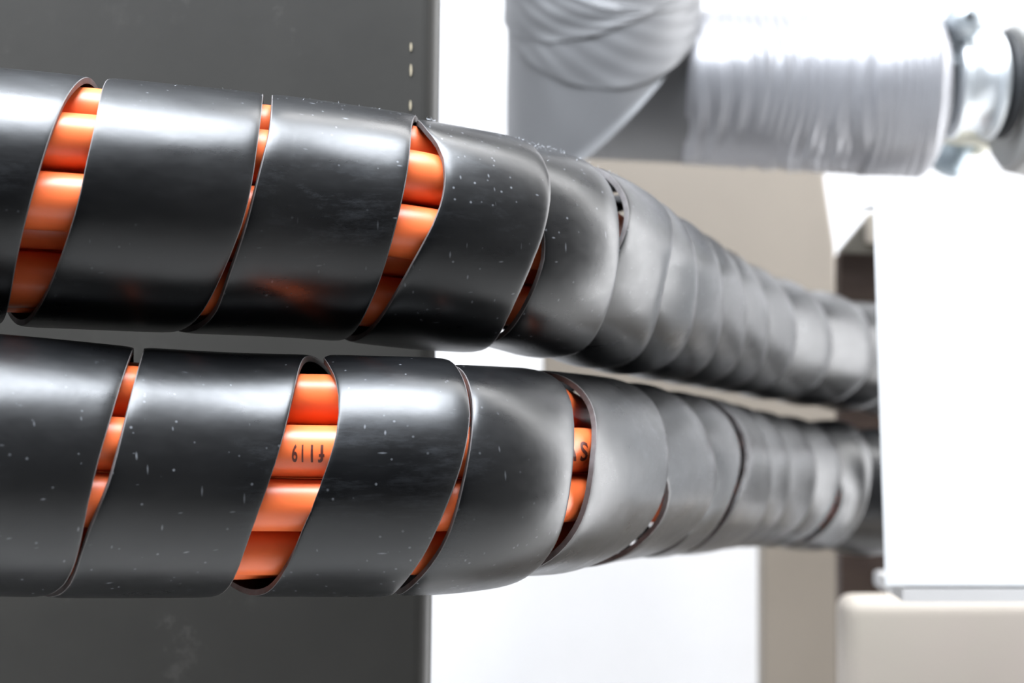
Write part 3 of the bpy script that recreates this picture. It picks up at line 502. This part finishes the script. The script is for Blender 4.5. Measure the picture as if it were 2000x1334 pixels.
# ------------------------------------------------------------------ white trunking box and what stands behind it
def trunking():
    d = .775; dep = .045
    P = [at(x, y, d) for x, y in ((1706, 391), (2250, 388), (2250, 1146), (1730, 1146))]
    e = empty('cable_trunking', at(1900, 1146, d), 'plain white trunking box at the right edge, both bundles run into it', 'trunking')
    def slab(name, pts, thick, mat):
        # closed thin panel: pts are 4 corners, extruded by the vector thick
        bm = bmesh.new(); a = [bm.verts.new(p) for p in pts]; b = [bm.verts.new(Vector(p) + Vector(thick)) for p in pts]
        bm.faces.new(a); bm.faces.new(b[::-1])
        for i in range(4): bm.faces.new((a[i], b[i], b[(i + 1) % 4], a[(i + 1) % 4]))
        bmesh.ops.recalc_face_normals(bm, faces=bm.faces)
        bmesh.ops.bevel(bm, geom=list(bm.edges), offset=.0006, segments=2, affect='EDGES')
        return bm_obj(name, bm, mat, parent=e, smooth=False)
    slab('front_cover', P, (0, .002, 0), M_WHITE_METAL)
    Y = Vector((0, dep, 0)); y2 = Vector((0, .002, 0)); t = Vector((.004, 0, 0))
    slab('top_panel', [P[0] + y2 + t, P[1] + y2, P[1] + Y, P[0] + Y + t], (0, 0, -.002), M_WHITE_METAL)
    slab('bottom_panel', [P[3] + y2 + t, P[2] + y2, P[2] + Y, P[3] + Y + 3 * t], (0, 0, .002), M_WHITE_METAL)
    # pale turned-down lip under the cover
    a = at(1760, 1150, d + .004); b = at(2250, 1147, d + .004)
    box('bottom_lip', a.x, b.x, d - .0005, d + .05, at(0, 1172, d + .006).z, at(0, 1150, d).z, M_LIP, parent=e)
trunking()
def backing():
    d = 1.26
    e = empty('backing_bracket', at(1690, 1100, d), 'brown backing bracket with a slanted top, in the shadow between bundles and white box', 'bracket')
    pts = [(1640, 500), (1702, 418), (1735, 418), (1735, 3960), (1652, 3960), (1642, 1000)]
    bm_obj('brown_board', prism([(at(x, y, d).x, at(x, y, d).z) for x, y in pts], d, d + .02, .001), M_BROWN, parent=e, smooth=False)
    pts = [(1637, 492), (1702, 414), (1760, 414), (1760, 498)]
    bm_obj('slanted_gusset', prism([(at(x, y, d - .01).x, at(x, y, d - .01).z) for x, y in pts], d - .012, d - .001, .001), M_OLIVE, parent=e, smooth=False)
    for y0, y1, x0 in ((418, 474, 1693),):
        a = at(x0, y0, d - .02); b = at(1725, y1, d - .02)
        box('spacer_block', a.x, b.x, d - .025, d - .012, b.z, a.z, M_CREAM, parent=e, bevel=.002)
    a = at(1716, 1120, d - .02); b = at(1745, 1150, d - .02)
    box('spacer_block', a.x, b.x, d - .025, d - .001, b.z, a.z, M_WHITE_METAL, parent=e, bevel=.003)
backing()
# cream plaster block below the trunking
d = .98
a = at(1650, 1172, d)
o = bm_obj('plaster_block', prism([(a.x, a.z), (a.x + .35, a.z + .002), (a.x + .35, 0), (a.x + .012, 0)], d, d + .035, .010, 5), M_CREAM, smooth=False)
tag(o, 'cream plaster block with a rounded corner below the white box', 'block')

# ------------------------------------------------------------------ light
def area(name, loc, target, sx, sy, power, col=(1, 1, 1)):
    l = bpy.data.lights.new(name, 'AREA'); l.shape = 'RECTANGLE'; l.size = sx; l.size_y = sy; l.energy = power; l.color = col
    o = bpy.data.objects.new(name, l); COL.objects.link(o); o.location = loc
    o.rotation_euler = (Vector(target) - Vector(loc)).to_track_quat('-Z', 'Y').to_euler()
    return o
t_ = area('ceiling_panel', (-.72, .26, 2.74), (-.72, .26, 1.5), 2.3, .66, 112, (.86, .92, 1)); t_.rotation_euler = (0, 0, 0)
area('wall_fill', (.9, .95, 2.75), (.9, 1.70, 1.2), 2.8, .35, 26, (1, 1, 1))  # added overhead fill that whitens the back wall, not a known fixture
area('corner_fill', (1.75, 1.45, 1.42), (.2, .85, 1.42), 1.1, 2.6, 36, (.97, .98, 1))  # added fill light, not a real window; brightens the receding wrap turns
area('side_fill', (2.3, 1.12, 1.42), (.2, .95, 1.42), .8, 2.6, 26, (.97, .98, 1))  # unseen fill added for the far turns to reflect, no window there

w = bpy.data.worlds.new('room_light'); bpy.context.scene.world = w; w.use_nodes = True
nt = w.node_tree; bg = nt.nodes['Background']
tc = nt.nodes.new('ShaderNodeTexCoord'); sp = nt.nodes.new('ShaderNodeSeparateXYZ'); nt.links.new(tc.outputs['Generated'], sp.inputs[0])
def mr(src, a, b, c, d_):
    m = nt.nodes.new('ShaderNodeMapRange'); m.interpolation_type = 'SMOOTHSTEP'
    for i, v in zip((1, 2, 3, 4), (a, b, c, d_)): m.inputs[i].default_value = v
    nt.links.new(src, m.inputs[0]); return m.outputs[0]
def mth(op, x, y):
    m = nt.nodes.new('ShaderNodeMath'); m.operation = op
    for i, s in enumerate((x, y)):
        if isinstance(s, (int, float)): m.inputs[i].default_value = s
        else: nt.links.new(s, m.inputs[i])
    return m.outputs[0]
upz = mr(sp.outputs['Z'], .2, 1.0, 0, 1); rx = mr(sp.outputs['X'], .1, 1.0, 0, 1); dn = mr(sp.outputs['Z'], -.9, -.3, .25, 0)
st = mth('ADD', mth('ADD', mth('ADD', .015, mth('MULTIPLY', upz, .30)), mth('MULTIPLY', rx, .22)), dn)
nt.links.new(st, bg.inputs['Strength']); bg.inputs['Color'].default_value = (.95, .97, 1, 1)

# ------------------------------------------------------------------ camera
cam = bpy.data.cameras.new('camera'); co = bpy.data.objects.new('camera', cam); COL.objects.link(co)
co.location = (0, 0, Z0); co.rotation_euler = (math.radians(90), 0, 0)
cam.lens = 50; cam.sensor_width = 36; cam.clip_start = .01
cam.dof.use_dof = True; cam.dof.focus_distance = .50; cam.dof.aperture_fstop = 9.0
sc = bpy.context.scene; sc.camera = co
sc.view_settings.view_transform = 'Standard'; sc.view_settings.look = 'None'; sc.view_settings.gamma = 1
sc.view_settings.use_curve_mapping = False; sc.view_settings.exposure = 0.6
